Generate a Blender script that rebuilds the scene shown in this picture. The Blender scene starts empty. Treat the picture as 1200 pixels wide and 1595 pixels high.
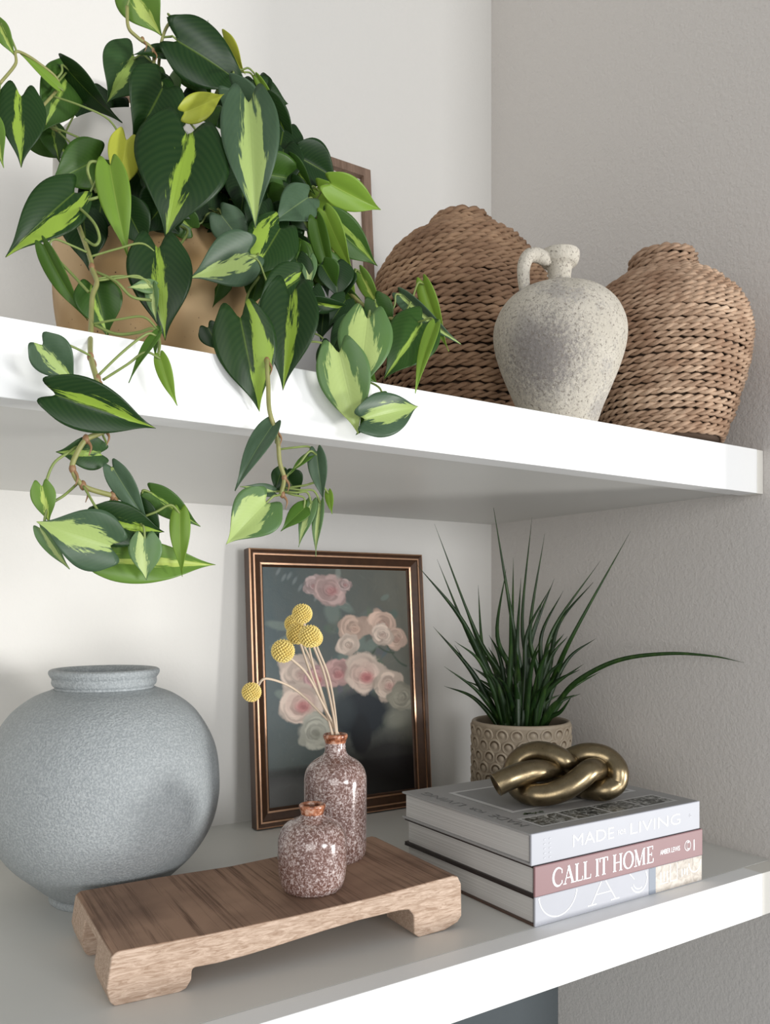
import bpy, bmesh, math, random
import numpy as np
from mathutils import Vector, Matrix
random.seed(7)
S = bpy.context.scene
COL = S.collection
PI = math.pi

# ------------------------------------------------------------------ camera
FPX = 1300.0                       # focal length in pixels of a 1200 px wide frame
TH = math.atan2(FPX, 1973.0)       # yaw to the right of the back wall's normal
SN, CS = math.sin(TH), math.cos(TH)
EYE = Vector((0, 0, .345))         # lower shelf's surface is z = 0
HOR = 945.0
cam = bpy.data.cameras.new('camera')
cam.sensor_fit = 'VERTICAL'
cam.sensor_height = 24
cam.lens = 24 * FPX / 1595.0
cam.shift_y = (HOR - 797.5) / 1595.0
cam.clip_start = .02
co = bpy.data.objects.new('camera', cam); COL.objects.link(co)
co.location = EYE
co.rotation_euler = (PI / 2, 0, -TH)
S.camera = co

# ------------------------------------------------------------------ light
S.view_settings.view_transform = 'Standard'
S.view_settings.look = 'None'
S.view_settings.gamma = 1
S.view_settings.use_curve_mapping = False
S.view_settings.exposure = 0.0
w = bpy.data.worlds.new('world'); S.world = w; w.use_nodes = True
bg = w.node_tree.nodes['Background']
bg.inputs[0].default_value = (.93, .96, 1.0, 1)
bg.inputs[1].default_value = .43

def area(name, loc, aim, sx, sy, power, color):
    l = bpy.data.lights.new(name, 'AREA'); l.shape = 'RECTANGLE'
    l.size = sx; l.size_y = sy; l.energy = power; l.color = color
    o = bpy.data.objects.new(name, l); COL.objects.link(o)
    o.location = loc
    o.rotation_euler = (Vector(aim) - Vector(loc)).to_track_quat('-Z', 'Y').to_euler()
    return o
area('window_light', (3.25, -2.15, -.42), (.7, .9, .2),   .60, .60, 108, (1.0, .985, .955))
area('room_light', (1.25, -3.4, .40), (.8, 1.1, .3), 1.0, .9, 74, (.985, .99, 1.0))
area('side_room_light', (-1.9, -2.7, .45), (1.0, 1.0, .4), 2.2, 1.8, 58, (1.0, .975, .945))

# ------------------------------------------------------------------ helpers
def ray(u, v):
    t = (u - 600) / FPX
    return Vector((SN + t * CS, CS - t * SN, (HOR - v) / FPX))
def aty(u, v, y):
    r = ray(u, v); return EYE + r * (y / r.y)
def atk(u, v, k):
    return EYE + ray(u, v) * k
def scale_at(p):                   # metres per pixel at a point
    return ((p.x - EYE.x) * SN + (p.y - EYE.y) * CS) / FPX

def empty(name, label, cat, loc=(0, 0, 0), rz=0, group=None):
    o = bpy.data.objects.new(name, None); COL.objects.link(o)
    o.empty_display_size = .03
    o.location = loc; o.rotation_euler = (0, 0, rz)
    o['label'] = label; o['category'] = cat
    if group: o['group'] = group
    return o
def tag(o, label, cat, group=None):
    o['label'] = label; o['category'] = cat
    if group: o['group'] = group
    return o
def mobj(name, verts, faces, mat, parent=None, smooth=True, mats=None, fmi=None):
    me = bpy.data.meshes.new(name)
    me.from_pydata([tuple(v) for v in verts], [], faces)
    for m in (mats or [mat]): me.materials.append(m)
    if fmi is not None: me.polygons.foreach_set('material_index', fmi)
    if smooth: me.polygons.foreach_set('use_smooth', [True] * len(me.polygons))
    me.update()
    o = bpy.data.objects.new(name, me); COL.objects.link(o)
    if parent: o.parent = parent
    return o
def structure(o): o['kind'] = 'structure'; return o
def bevel(o, wd, seg=2, ang=40):
    m = o.modifiers.new('bevel', 'BEVEL'); m.width = wd; m.segments = seg
    m.limit_method = 'ANGLE'; m.angle_limit = math.radians(ang)
    return o
def boxvf(a, b):
    (x0, y0, z0), (x1, y1, z1) = a, b
    v = [(x0,y0,z0),(x1,y0,z0),(x1,y1,z0),(x0,y1,z0),(x0,y0,z1),(x1,y0,z1),(x1,y1,z1),(x0,y1,z1)]
    f = [(0,3,2,1),(4,5,6,7),(0,1,5,4),(1,2,6,5),(2,3,7,6),(3,0,4,7)]
    return v, f
def box(name, a, b, mat, parent=None, bv=0):
    v, f = boxvf(a, b)
    o = mobj(name, v, f, mat, parent, smooth=False)
    if bv: bevel(o, bv)
    return o
def spline_pts(pts, n):            # Catmull-Rom through pts (any dimension)
    P = [np.array(p, float) for p in pts]
    P = [2 * P[0] - P[1]] + P + [2 * P[-1] - P[-2]]
    out = []
    for i in range(1, len(P) - 2):
        for j in range(n):
            t = j / n
            a, b, c, d = P[i-1], P[i], P[i+1], P[i+2]
            out.append(.5 * ((2*b) + (-a+c)*t + (2*a-5*b+4*c-d)*t*t + (-a+3*b-3*c+d)*t**3))
    out.append(P[-2])
    return out
def lathe_vf(prof, n=64, cap_bottom=True):
    v, f = [], []
    m = len(prof)
    for (r, z) in prof:
        for i in range(n):
            a = 2 * PI * i / n
            v.append((r * math.cos(a), r * math.sin(a), z))
    for j in range(m - 1):
        for i in range(n):
            k = (i + 1) % n
            f.append((j*n+i, j*n+k, (j+1)*n+k, (j+1)*n+i))
    if cap_bottom: f.append(tuple(range(n))[::-1])
    return v, f
def lathe(name, ctrl, mat, parent=None, n=72, sub=6, cap=True):
    prof = spline_pts(ctrl, sub)
    prof = [(max(p[0], .0002), p[1]) for p in prof]
    v, f = lathe_vf(prof, n, cap)
    return mobj(name, v, f, mat, parent)
def tube_vf(pts, rad, n=8, closed=False):
    P = [Vector(p) for p in pts]; N = len(P)
    R = rad if isinstance(rad, (list, tuple)) else [rad] * N
    v, f = [], []
    up = None
    for i in range(N):
        if closed: t = P[(i+1) % N] - P[i-1]
        else: t = P[min(i+1, N-1)] - P[max(i-1, 0)]
        t.normalize()
        if up is None:
            up = Vector((0, 0, 1)) if abs(t.z) < .9 else Vector((1, 0, 0))
        up = (up - t * up.dot(t)).normalized()
        s = t.cross(up)
        for k in range(n):
            a = 2 * PI * k / n
            v.append(P[i] + (up * math.cos(a) + s * math.sin(a)) * R[i])
    for i in range(N if closed else N - 1):
        for k in range(n):
            l = (k + 1) % n; j = (i + 1) % N
            f.append((i*n+k, i*n+l, j*n+l, j*n+k))
    if not closed:
        f.append(tuple(range(n))[::-1]); f.append(tuple((N-1)*n+k for k in range(n)))
    return v, f
def tube(name, pts, rad, mat, parent=None, n=8, closed=False):
    v, f = tube_vf(pts, rad, n, closed)
    return mobj(name, v, f, mat, parent)
def join(lists):
    V, F = [], []
    for v, f in lists:
        b = len(V); V += [tuple(x) for x in v]; F += [tuple(i + b for i in q) for q in f]
    return V, F

# ------------------------------------------------------------------ materials
class NT:
    def __init__(s, name, rough=.5, spec=.5, metal=0, col=None):
        s.m = bpy.data.materials.new(name); s.m.use_nodes = True
        s.t = s.m.node_tree; s.n = s.t.nodes; s.l = s.t.links
        s.b = s.n['Principled BSDF']
        s.b.inputs['Roughness'].default_value = rough
        s.b.inputs['Specular IOR Level'].default_value = spec
        s.b.inputs['Metallic'].default_value = metal
        if col: s.b.inputs['Base Color'].default_value = (*col, 1)
    def node(s, k, **kw):
        n = s.n.new(k)
        for a, b in kw.items(): setattr(n, a, b)
        return n
    def setin(s, sock, val):
        if hasattr(val, 'is_linked') or isinstance(val, bpy.types.NodeSocket): s.l.new(val, sock)
        elif isinstance(val, tuple) and len(val) == 3 and len(sock.default_value) == 4: sock.default_value = (*val, 1)
        else: sock.default_value = val
    def coord(s, kind='Object', scale=(1, 1, 1), rot=(0, 0, 0)):
        c = s.node('ShaderNodeTexCoord'); mp = s.node('ShaderNodeMapping')
        mp.inputs['Scale'].default_value = scale; mp.inputs['Rotation'].default_value = rot
        s.l.new(c.outputs[kind], mp.inputs[0]); return mp.outputs[0]
    def noise(s, vec, scale, detail=4, rough=.55, dist=0):
        n = s.node('ShaderNodeTexNoise'); s.l.new(vec, n.inputs['Vector'])
        n.inputs['Scale'].default_value = scale; n.inputs['Detail'].default_value = detail
        n.inputs['Roughness'].default_value = rough; n.inputs['Distortion'].default_value = dist
        return n.outputs['Fac']
    def voronoi(s, vec, scale, feature='F1'):
        n = s.node('ShaderNodeTexVoronoi', feature=feature); s.l.new(vec, n.inputs['Vector'])
        n.inputs['Scale'].default_value = scale; return n.outputs['Distance']
    def ramp(s, fac, stops, interp='LINEAR'):
        n = s.node('ShaderNodeValToRGB'); n.color_ramp.interpolation = interp
        e = n.color_ramp.elements
        while len(e) < len(stops): e.new(.5)
        for i, (p, c) in enumerate(stops):
            e[i].position = p; e[i].color = (*c, 1) if isinstance(c, tuple) else (c, c, c, 1)
        s.l.new(fac, n.inputs[0]); return n.outputs[0]
    def mix(s, fac, a, b, mode='MIX'):
        n = s.node('ShaderNodeMix', data_type='RGBA', blend_type=mode)
        s.setin(n.inputs[0], fac); s.setin(n.inputs[6], a); s.setin(n.inputs[7], b)
        return n.outputs[2]
    def math(s, op, a, b=0.0, c=0.0, clamp=False):
        n = s.node('ShaderNodeMath', operation=op, use_clamp=clamp)
        s.setin(n.inputs[0], a); s.setin(n.inputs[1], b); s.setin(n.inputs[2], c)
        return n.outputs[0]
    def bump(s, h, strength=.3, dist=.002):
        n = s.node('ShaderNodeBump'); n.inputs['Strength'].default_value = strength
        n.inputs['Distance'].default_value = dist
        s.l.new(h, n.inputs['Height']); s.l.new(n.outputs[0], s.b.inputs['Normal'])
    def color(s, c): s.setin(s.b.inputs['Base Color'], c)

def wall_mat(name, col, strength=.35):
    m = NT(name, .62, .3)
    c = m.coord()
    n = m.noise(c, 170, 4, .6); n2 = m.noise(c, 3, 2)
    m.color(m.mix(n2, col, tuple(x * .965 for x in col)))
    m.bump(n, strength, .0018)
    return m.m
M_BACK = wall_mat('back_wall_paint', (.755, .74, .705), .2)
M_RIGHT = wall_mat('right_wall_shaded_paint', (.66, .63, .60), .95)  # same paint as the back wall; its shade is put into the darker colour
M_UNDER = wall_mat('under_shelf_shade', (.13, .15, .16), .2)  # shade below the lower shelf is put into this dark colour
def shelf_mat(name, col, rough):
    m = NT(name, rough, .5); c = m.coord()
    m.color(m.mix(m.noise(c, 5, 3), col, tuple(x * .97 for x in col)))
    m.bump(m.noise(c, 90, 3), .05, .001)
    return m.m
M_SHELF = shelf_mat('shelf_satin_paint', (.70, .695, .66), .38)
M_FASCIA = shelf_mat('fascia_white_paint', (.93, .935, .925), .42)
M_FILL = shelf_mat('filler_cream_paint', (.80, .78, .72), .5)

# ------------------------------------------------------------------ room shell
YB, XR, XL = 1.243, 1.067, -.75
YU, YL = .672, .633                 # fronts of the upper and the lower shelf
structure(box('wall_back', (XL - .1, YB, -.9), (XR + .1, YB + .1, 2.3), M_BACK))
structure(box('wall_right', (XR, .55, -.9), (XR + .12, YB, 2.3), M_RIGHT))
structure(box('wall_left', (XL - .12, .60, -.9), (XL, YB, 2.3), M_BACK))
structure(box('ceiling', (XL, .62, 2.2), (XR, YB, 2.3), M_BACK))
structure(box('floor', (XL, .62, -.9), (XR, YB, -.80), M_SHELF))
structure(box('back_panel_1', (XL, 1.063, -.80), (XR, 1.09, -.0605), M_UNDER))  # back panel of the lower compartment, coloured dark for the shade there

def shelf(name_label, yf, z, th, lip, xe):
    e = empty('wall_shelf', name_label, 'shelf', (0, 0, z))
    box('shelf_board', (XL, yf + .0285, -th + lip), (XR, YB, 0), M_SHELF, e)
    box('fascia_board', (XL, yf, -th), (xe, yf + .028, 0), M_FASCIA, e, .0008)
    box('end_filler', (xe + .0006, yf + .0004, -th), (XR - .0006, yf + .028, -.0003), M_FILL, e, .0006)
    box('edge_bead', (XL, yf + .0286, -th + .0008), (1.04, yf + .0345, -th + lip), M_FASCIA, e, .0008)
    return e
shelf('thick white upper built-in shelf carrying the trailing plant, rope urns and jug', YU, .56, .060, .0050, 1.052)
shelf('thick white lower built-in shelf carrying the grey vase, wooden riser and books', YL, 0, .055, .0035, 1.003)

# ------------------------------------------------------------------ grey round vase
def m_grey():
    m = NT('grey_stone_glaze', .55, .4); c = m.coord()
    n = m.noise(c, 420, 3, .6); n2 = m.noise(c, 7, 3)
    base = m.mix(n2, (.27, .30, .315), (.36, .385, .395))
    m.color(m.mix(m.ramp(n, [(.42, 0.0), (.66, .9)]), base, (.45, .48, .49)))
    m.bump(n, .7, .002); return m.m
M_GREY = m_grey()
gv = empty('round_vase', 'large round pale grey stoneware vase with wide flat lip', 'vase', (.270, 1.020, 0))
lathe('body', [(.052,.004),(.066,.012),(.083,.027),(.107,.050),(.125,.079),(.1335,.110),(.1345,.140),(.131,.170),(.121,.196),(.104,.221),(.082,.238),(.064,.2455),(.057,.248),(.053,.246),(.060,.235),(.09,.21)], M_GREY, gv, 96)
lathe('lip', [(.0560,.243),(.0568,.247),(.0568,.2500),(.0592,.2525),(.0602,.2560),(.0598,.2585),(.0600,.2605),(.0618,.2630),(.0634,.2665),(.0630,.2695),(.0600,.2712),(.0565,.2708),(.053,.268),(.051,.262),(.0515,.250),(.0535,.244)], M_GREY, gv, 96, cap=False)
lathe('foot', [(.058,.0),(.0615,.0),(.063,.003),(.062,.007),(.058,.010),(.05,.011)], M_GREY, gv, 64)

# ------------------------------------------------------------------ framed rose painting
def m_simple(name, col, rough=.5, spec=.5, metal=0): return NT(name, rough, spec, metal, col).m
def m_wood_dark():
    m = NT('dark_bronze_moulding', .3, .5, .15); c = m.coord('Object', (6, 6, 6))
    m.color(m.mix(m.noise(c, 12, 4), (.035, .017, .010), (.10, .045, .02))); return m.m
def m_copper():
    m = NT('worn_copper_gilding', .28, .5, .85); c = m.coord('Object', (6, 6, 6))
    m.color(m.mix(m.noise(c, 20, 4), (.62, .33, .20), (.80, .52, .34))); return m.m
M_MOULD, M_COPPER = m_wood_dark(), m_copper()
M_BLACK = m_simple('black_backing', (.012, .011, .011), .6)

def paint(Wp=300, Hp=400):
    yy, xx = np.mgrid[0:Hp, 0:Wp].astype(float)
    X = xx / Wp; Y = yy / Hp * 1.6        # square units, height 1.6
    rng = np.random.RandomState(4)
    def field(k, s):
        g = rng.rand(k, k); xi = X * (k - 1) * .999; yi = Y / 1.6 * (k - 1) * .999
        a = np.floor(xi).astype(int); b = np.floor(yi).astype(int); fx = xi - a; fy = yi - b
        fx = fx*fx*(3-2*fx); fy = fy*fy*(3-2*fy)
        return (g[b, a]*(1-fx)*(1-fy) + g[b, a+1]*fx*(1-fy) + g[b+1, a]*(1-fx)*fy + g[b+1, a+1]*fx*fy) * s
    nz = field(5, .4) + field(12, .3) + field(40, .2) + field(110, .1)
    def C(r, g, b): return np.array([r, g, b], float)
    img = np.zeros((Hp, Wp, 3))
    left, right = C(.062, .092, .098), C(.15, .145, .115)
    t = np.clip(X * .9 + (nz - .5) * .5, 0, 1)[..., None]
    img[:] = left * (1 - t) + right * t
    low = np.clip((Y - .85) / .5, 0, 1)[..., None]
    img = img * (1 - low * .35) + C(.13, .135, .11) * low * .35
    def blob(cx, cy, rx, ry, col, al=1., soft=.25, rot=0, wob=.25):
        nonlocal img
        c, s_ = math.cos(rot), math.sin(rot)
        dx, dy = X - cx, Y - cy
        u = (dx * c + dy * s_) / rx; v = (-dx * s_ + dy * c) / ry
        d = np.sqrt(u*u + v*v) + (nz - .5) * wob
        a = np.clip((1 + soft / 2 - d) / soft, 0, 1) * al
        img = img * (1 - a[..., None]) + np.array(col) * a[..., None]
    def stroke(x0, y0, x1, y1, wd, col, al=1):
        n = int(math.hypot(x1-x0, y1-y0) / .012) + 2
        for i in range(n):
            t = i / (n - 1); blob(x0+(x1-x0)*t, y0+(y1-y0)*t + .03*math.sin(t*3), wd, wd, col, al, .8)
    for i in range(60):            # leaves and smudges behind the bouquet
        a = rng.rand(2)
        blob(.15 + .75*a[0], .28 + .85*a[1], .02+.05*rng.rand(), .012+.03*rng.rand(),
             (.07+.08*rng.rand(), .10+.08*rng.rand(), .09+.06*rng.rand()), .55, .7, rng.rand()*3, .5)
    def rose(cx, cy, r, pale, deep, seed, open_=.5):
        g = np.random.RandomState(seed)
        pale = np.array(pale); deep = np.array(deep)
        r = r * 1.22
        for k in range(9):
            a = g.rand() * 2 * PI
            blob(cx + r*.42*math.cos(a), cy + r*.40*math.sin(a), r*(.45+.25*g.rand()), r*(.35+.25*g.rand()), pale * (.50 + .35*g.rand()), .95, .22, a, .7)
        blob(cx, cy, r*.8, r*.72, pale * .66, .8, .3, 0, .6)
        for k in range(34):
            q = 1 - k / 34.
            a = g.rand() * 2 * PI; d = r * q * .62
            colr = pale * (.50 + .75 * g.rand()) * (q * .35 + .65) + deep * (1 - q) * .35 * open_
            blob(cx + d*math.cos(a), cy + d*math.sin(a)*.9, r*(.18+.30*q), r*(.12+.2*q), np.clip(colr, 0, .85), .8, .28, a + PI/2, .9)
            blob(cx + d*.86*math.cos(a), cy + d*.86*math.sin(a)*.9 + r*.04, r*(.12+.20*q), r*.05, pale*.34 + deep*.2, .55, .5, a + PI/2, 1.)
        blob(cx + r*.1, cy + r*.12, r*.3, r*.24, deep, .55*open_ + .1, .7)
        blob(cx + r*.12, cy + r*.14, r*.13, r*.1, deep*.55, .5*open_, .7)
    # vase and table
    blob(.62, 1.02, .20, .17, (.016, .022, .028), 1, .35)
    blob(.62, 1.17, .07, .14, (.012, .016, .020), 1, .3)
    blob(.50, 1.0, .08, .11, (.05, .065, .07), .6, .8)
    tb = np.clip((Y - 1.335) / .03, 0, 1)[..., None]
    img = img * (1 - tb) + (C(.06, .062, .058) * (1 - X[..., None]) + C(.010, .008, .008) * X[..., None]) * tb
    blob(.12, 1.52, .2, .10, (.16, .16, .155), .7, .8)
    blob(.85, 1.35, .35, .16, (.008, .006, .006), .9, .9)
    for k in range(9): blob(.10+.035*k, .03+.022*k+.02*math.sin(k*2), .010, .028, (.30, .34, .34), .4, .8, .5)
    for p in ((.50, .30, .50, .55), (.56, .55, .66, .75), (.72, .50, .88, .60), (.78, .48, .70, .62), (.60, .45, .62, .70), (.84,.56,.97,.70), (.30,.8,.34,1.0)):
        stroke(*p, .007, (.05, .075, .05), .8)
    for p in ((.12,.40,.10,.03,.2),(.17,.47,.13,.025,-.5),(.52,.25,.09,.03,.6),(.45,.31,.07,.05,1.3),(.62,.52,.05,.07,.2),(.83,.20,.035,.018,2.6),(.10,.86,.05,.03,.5),(.15,.95,.07,.03,2.5),(.72,.54,.07,.035,2.6),(.52,.62,.04,.05,0)):
        blob(*p[:4], (.17, .215, .185), .75, .5, p[4], .6)
    cream, peach, pink, rosy = (.74, .60, .50), (.66, .48, .385), (.62, .39, .36), (.50, .14, .15)
    rose(.33, .12, .065, (.55, .42, .40), rosy, 1, .2)
    rose(.44, .145, .105, (.58, .42, .39), rosy, 2, .4)
    rose(.545, .11, .04, (.50, .38, .36), rosy, 12, .2)
    blob(.50, .03, .02, .045, (.25, .28, .25), .7, .6)
    rose(.60, .42, .085, peach, (.5, .3, .22), 3, .3)
    rose(.55, .54, .065, cream, (.5, .35, .28), 4, .3)
    rose(.80, .395, .095, peach, (.50, .25, .2), 5, .4)
    rose(.90, .50, .070, peach, (.50, .28, .22), 6, .3)
    rose(.80, .47, .07, cream, (.5, .3, .25), 16, .2)
    rose(.22, .72, .12, cream, (.55, .3, .27), 7, .3)
    rose(.33, .76, .075, (.6, .36, .36), rosy, 8, .9)
    rose(.47, .73, .10, pink, rosy, 9, .5)
    rose(.22, .93, .125, cream, rosy, 10, 1.0)
    rose(.31, 1.13, .105, (.56, .55, .46), (.32, .32, .25), 11, .3)
    rose(.66, .755, .14, cream, rosy, 13, 1.0)
    rose(.83, .83, .10, (.68, .55, .45), (.45, .2, .18), 14, .5)
    rose(.93, .93, .09, (.34, .32, .25), (.2, .18, .14), 15, .3)
    blob(.88, 1.08, .08, .06, (.24, .24, .19), .6, .8)
    for k in range(260):           # brush flecks
        a = rng.rand(2); c = img[min(Hp-1, int(a[1]*Hp)), min(Wp-1, int(a[0]*Wp))]
        blob(a[0], a[1]*1.6, .012+.02*rng.rand(), .004+.004*rng.rand(), c*(.8+.5*rng.rand()), .35, .8, rng.rand()*3)
    return np.clip(img, 0, 1)

def painted_panel(name, img, x0, x1, z0, z1, y, parent, mat):
    Hp, Wp, _ = img.shape
    xs = np.linspace(x0, x1, Wp); zs = np.linspace(z1, z0, Hp)
    XX, ZZ = np.meshgrid(xs, zs)
    v = np.stack([XX.ravel(), np.full(XX.size, y), ZZ.ravel()], 1)
    idx = np.arange(Hp * Wp).reshape(Hp, Wp)
    f = np.stack([idx[:-1, :-1], idx[1:, :-1], idx[1:, 1:], idx[:-1, 1:]], -1).reshape(-1, 4)
    me = bpy.data.meshes.new(name)
    me.vertices.add(len(v)); me.vertices.foreach_set('co', v.ravel())
    me.loops.add(f.size); me.loops.foreach_set('vertex_index', f.ravel())
    me.polygons.add(len(f)); me.polygons.foreach_set('loop_start', np.arange(0, f.size, 4))
    me.update(calc_edges=True); me.validate()
    ca = me.color_attributes.new('print', 'FLOAT_COLOR', 'POINT')
    ca.data.foreach_set('color', np.concatenate([img.reshape(-1, 3), np.ones((Hp * Wp, 1))], 1).ravel())
    me.materials.append(mat)
    o = bpy.data.objects.new(name, me); COL.objects.link(o); o.parent = parent
    return o
def m_print(name, rough=.35, spec=.4, weave=0):
    m = NT(name, rough, spec); a = m.node('ShaderNodeVertexColor', layer_name='print')
    m.color(a.outputs[0])
    if weave: m.bump(m.noise(m.coord(), 500, 2), weave, .0006)
    return m.m
M_PRINT = m_print('printed_canvas', .4, .4, .2)

def rails(prof, W, Hh, mats, parent, nm='frame_rail'):
    """prof: (inset from the outer edge, depth towards the viewer, material of the strip that follows)"""
    corners = [(0, 0), (W, 0), (W, Hh), (0, Hh)]
    dirs = [(1, 1), (-1, 1), (-1, -1), (1, -1)]
    for k in range(4):
        a, b = k, (k + 1) % 4
        v, f, mi = [], [], []
        for (ins, dep, _m) in prof:
            for c in (a, b):
                v.append((corners[c][0] + dirs[c][0]*ins, -dep, corners[c][1] + dirs[c][1]*ins))
        n = len(prof)
        for i in range(n - 1):
            f.append((2*i, 2*i+1, 2*i+3, 2*i+2)); mi.append(prof[i][2])
        f.append(tuple(2*i for i in range(n))); mi.append(0)
        f.append(tuple(2*i+1 for i in range(n))[::-1]); mi.append(0)
        mobj(nm, v, f, None, parent, smooth=False, mats=mats, fmi=mi)
# frame: lower corners (.5416,1.2) .. (.86,1.19), top against the wall
pf = empty('framed_painting', 'bronze-framed painting of pale roses leaning behind the speckled bottles', 'painting', (.5405, 1.196, .001), math.radians(-1.2))
FW, FH = .330, .436
tilt = empty('frame', '', ''); 
for k in ('label', 'category'): del tilt[k]
tilt.parent = pf; tilt.rotation_euler = (math.radians(-4.2), 0, 0)
prof = [(0, 0, 0), (0, .019, 1), (.0022, .0205, 0), (.0062, .0185, 0), (.0075, .0185, 1), (.0100, .0185, 0), (.0112, .0165, 0),
        (.0205, .0125, 0), (.0215, .0125, 1), (.0243, .0120, 0), (.0258, .0085, 0), (.0285, .0060, 0), (.0285, .002, 0), (.004, 0, 0)]
rails(prof, FW, FH, [M_MOULD, M_COPPER], tilt)
painted_panel('canvas', paint(), .0275, FW - .0275, .0275, FH - .0275, -.0065, tilt, M_PRINT)
box('backing_board', (.006, -.004, .006), (FW - .006, -.001, FH - .006), M_BLACK, tilt)

# ------------------------------------------------------------------ wooden riser
def m_riser():
    m = NT('old_pale_wood', .68, .25)
    c = m.coord('Object', (9, 60, 60)); n = m.noise(c, 5.5, 6, .7, 1.2)
    c2 = m.coord('Object', (130, 2.6, 3)); n2 = m.math('ADD', m.math('MULTIPLY', m.noise(c2, 1.0, 6, .75), .7), m.math('MULTIPLY', m.noise(m.coord('Object', (22, 1.5, 2)), 1.0, 3), .3))
    side = m.mix(m.ramp(n, [(.36, 0.), (.62, 1.)]), (.34, .23, .16), (.60, .46, .36))
    top = m.mix(m.ramp(n2, [(.37, 0.), (.49, 1.)]), (.10, .050, .030), (.40, .25, .17))
    blot = m.noise(m.coord('Object', (1, 1, 1)), 9, 3)
    top = m.mix(m.ramp(blot, [(.45, .0), (.72, .6)]), top, (.12, .07, .048))
    g = m.node('ShaderNodeNewGeometry'); sx = m.node('ShaderNodeSeparateXYZ'); m.l.new(g.outputs['Normal'], sx.inputs[0])
    up = m.ramp(sx.outputs[2], [(.55, 0.), (.8, 1.)])
    col = m.mix(up, side, top)
    m.color(col)
    h = m.math('ADD', m.math('MULTIPLY', n, .6), m.math('MULTIPLY', n2, .6))
    m.bump(h, .4, .0015); return m.m
M_RISER = m_riser()
RIS = empty('wooden_riser', 'long low footed riser of worn wood under the speckled bottles', 'riser', (.1975, .729, 0), math.radians(-3.7))
def riser():
    pr = [(.004,.0),(.0,.004),(-.003,.016),(.001,.043),(.006,.0465),(.09,.047),(.17,.0475),(.26,.051),(.355,.0565),(.362,.0545),
          (.3665,.046),(.3672,.012),(.362,.006),(.345,.001),(.312,0),(.3065,.004),(.3055,.024),(.300,.0315),(.288,.0322),(.242,.0300),(.200,.0262),
          (.160,.0226),(.125,.0200),(.095,.0188),(.0735,.0192),(.0712,.0175),(.0708,.009),(.066,.002),(.060,.0)]
    n = len(pr); D = .181
    bm = bmesh.new()
    rows = []
    for y in (0, D * .03, D * .97, D):
        s = .0015 if y in (0, D) else 0
        cx, cz = .18, .028
        rows.append([bm.verts.new((x, y, z)) for (x, z) in pr])
    for r0, r1 in zip(rows, rows[1:]):
        for i in range(n):
            j = (i + 1) % n
            bm.faces.new((r0[i], r0[j], r1[j], r1[i]))
    bm.faces.new(rows[0][::-1]); bm.faces.new(rows[-1])
    bmesh.ops.recalc_face_normals(bm, faces=bm.faces)
    me = bpy.data.meshes.new('plank'); bm.to_mesh(me); bm.free()
    o = bpy.data.objects.new('plank', me); COL.objects.link(o)
    v, f = boxvf((-.02, .058, -.01), (.39, .120, .0360))
    cut = mobj('cut', v, f, M_RISER, None, False)
    m = o.modifiers.new('b', 'BOOLEAN'); m.operation = 'DIFFERENCE'; m.object = cut; m.solver = 'EXACT'
    bevel(o, .0028, 3, 28)
    dg = bpy.context.evaluated_depsgraph_get(); dg.update()
    me2 = bpy.data.meshes.new_from_object(o.evaluated_get(dg))
    bpy.data.objects.remove(o); bpy.data.objects.remove(cut)
    me2.materials.clear(); me2.materials.append(M_RISER)
    for p in me2.polygons: p.use_smooth = False
    o = bpy.data.objects.new('plank', me2); COL.objects.link(o); o.parent = RIS
    # uneven hand-cut surface
    for vv in me2.vertices:
        h = math.sin(vv.co.x*37 + vv.co.y*21)*.0006 + math.sin(vv.co.x*91+1)*.0003
        if vv.co.z > .03: vv.co.z += h
        if abs(vv.co.y) < .01: vv.co.y += math.sin(vv.co.x*29+2)*.0012
riser()

# ------------------------------------------------------------------ speckled bottles
def m_speck():
    m = NT('speckled_mauve_glaze', .16, .6); c = m.coord()
    n = m.noise(c, 430, 3, .6, .7); n2 = m.noise(c, 26, 3); n3 = m.noise(c, 800, 2)
    f = m.math('ADD', n, m.math('MULTIPLY', m.math('SUBTRACT', n2, .5), .28))
    f = m.math('ADD', f, m.math('MULTIPLY', m.math('SUBTRACT', n3, .5), .25))
    col = m.ramp(f, [(.40, (.14, .07, .055)), (.51, (.26, .165, .145)), (.59, (.48, .39, .37)), (.74, (.68, .60, .57))])
    m.color(col); m.b.inputs['Coat Weight'].default_value = .4; m.b.inputs['Coat Roughness'].default_value = .08
    m.bump(n, .12, .0006); return m.m
def m_rust():
    m = NT('rust_rim_glaze', .22, .6); c = m.coord()
    m.color(m.ramp(m.noise(c, 160, 3, .6), [(.38, (.16, .045, .02)), (.52, (.42, .16, .08)), (.64, (.62, .38, .28))]))
    m.bump(m.noise(c, 200, 3), .15, .0006); return m.m
M_SPECK, M_RUST = m_speck(), m_rust()
M_HOLE = m_simple('dark_neck_inside', (.05, .03, .025), .5)  # dark brown inside of the bottle necks
sb = empty('bottle_vase', 'short round speckled mauve bottle vase, empty, nearest on the riser', 'vase', (.4185, .774, .0478))
lathe('body', [(.022,0),(.028,.001),(.0318,.005),(.0345,.014),(.0362,.030),(.0363,.048),(.0350,.058),(.0305,.067),(.0235,.0725),(.0160,.0755),(.0128,.0775),(.0118,.080)], M_SPECK, sb, 64)
lathe('rim', [(.0116,.0795),(.0120,.0815),(.0128,.0840),(.0138,.0865),(.0139,.0890),(.0128,.0902),(.0108,.0900),(.0098,.087),(.0095,.080)], M_RUST, sb, 48, cap=False)
lathe('inner_neck', [(.0097,.086),(.0094,.080),(.0094,.070),(.004,.068),(.0002,.068)], M_HOLE, sb, 24, cap=False)
tb = empty('bottle_vase', 'tall speckled mauve bottle vase holding dried yellow ball flowers', 'vase', (.488, .846, .0502))
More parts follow.
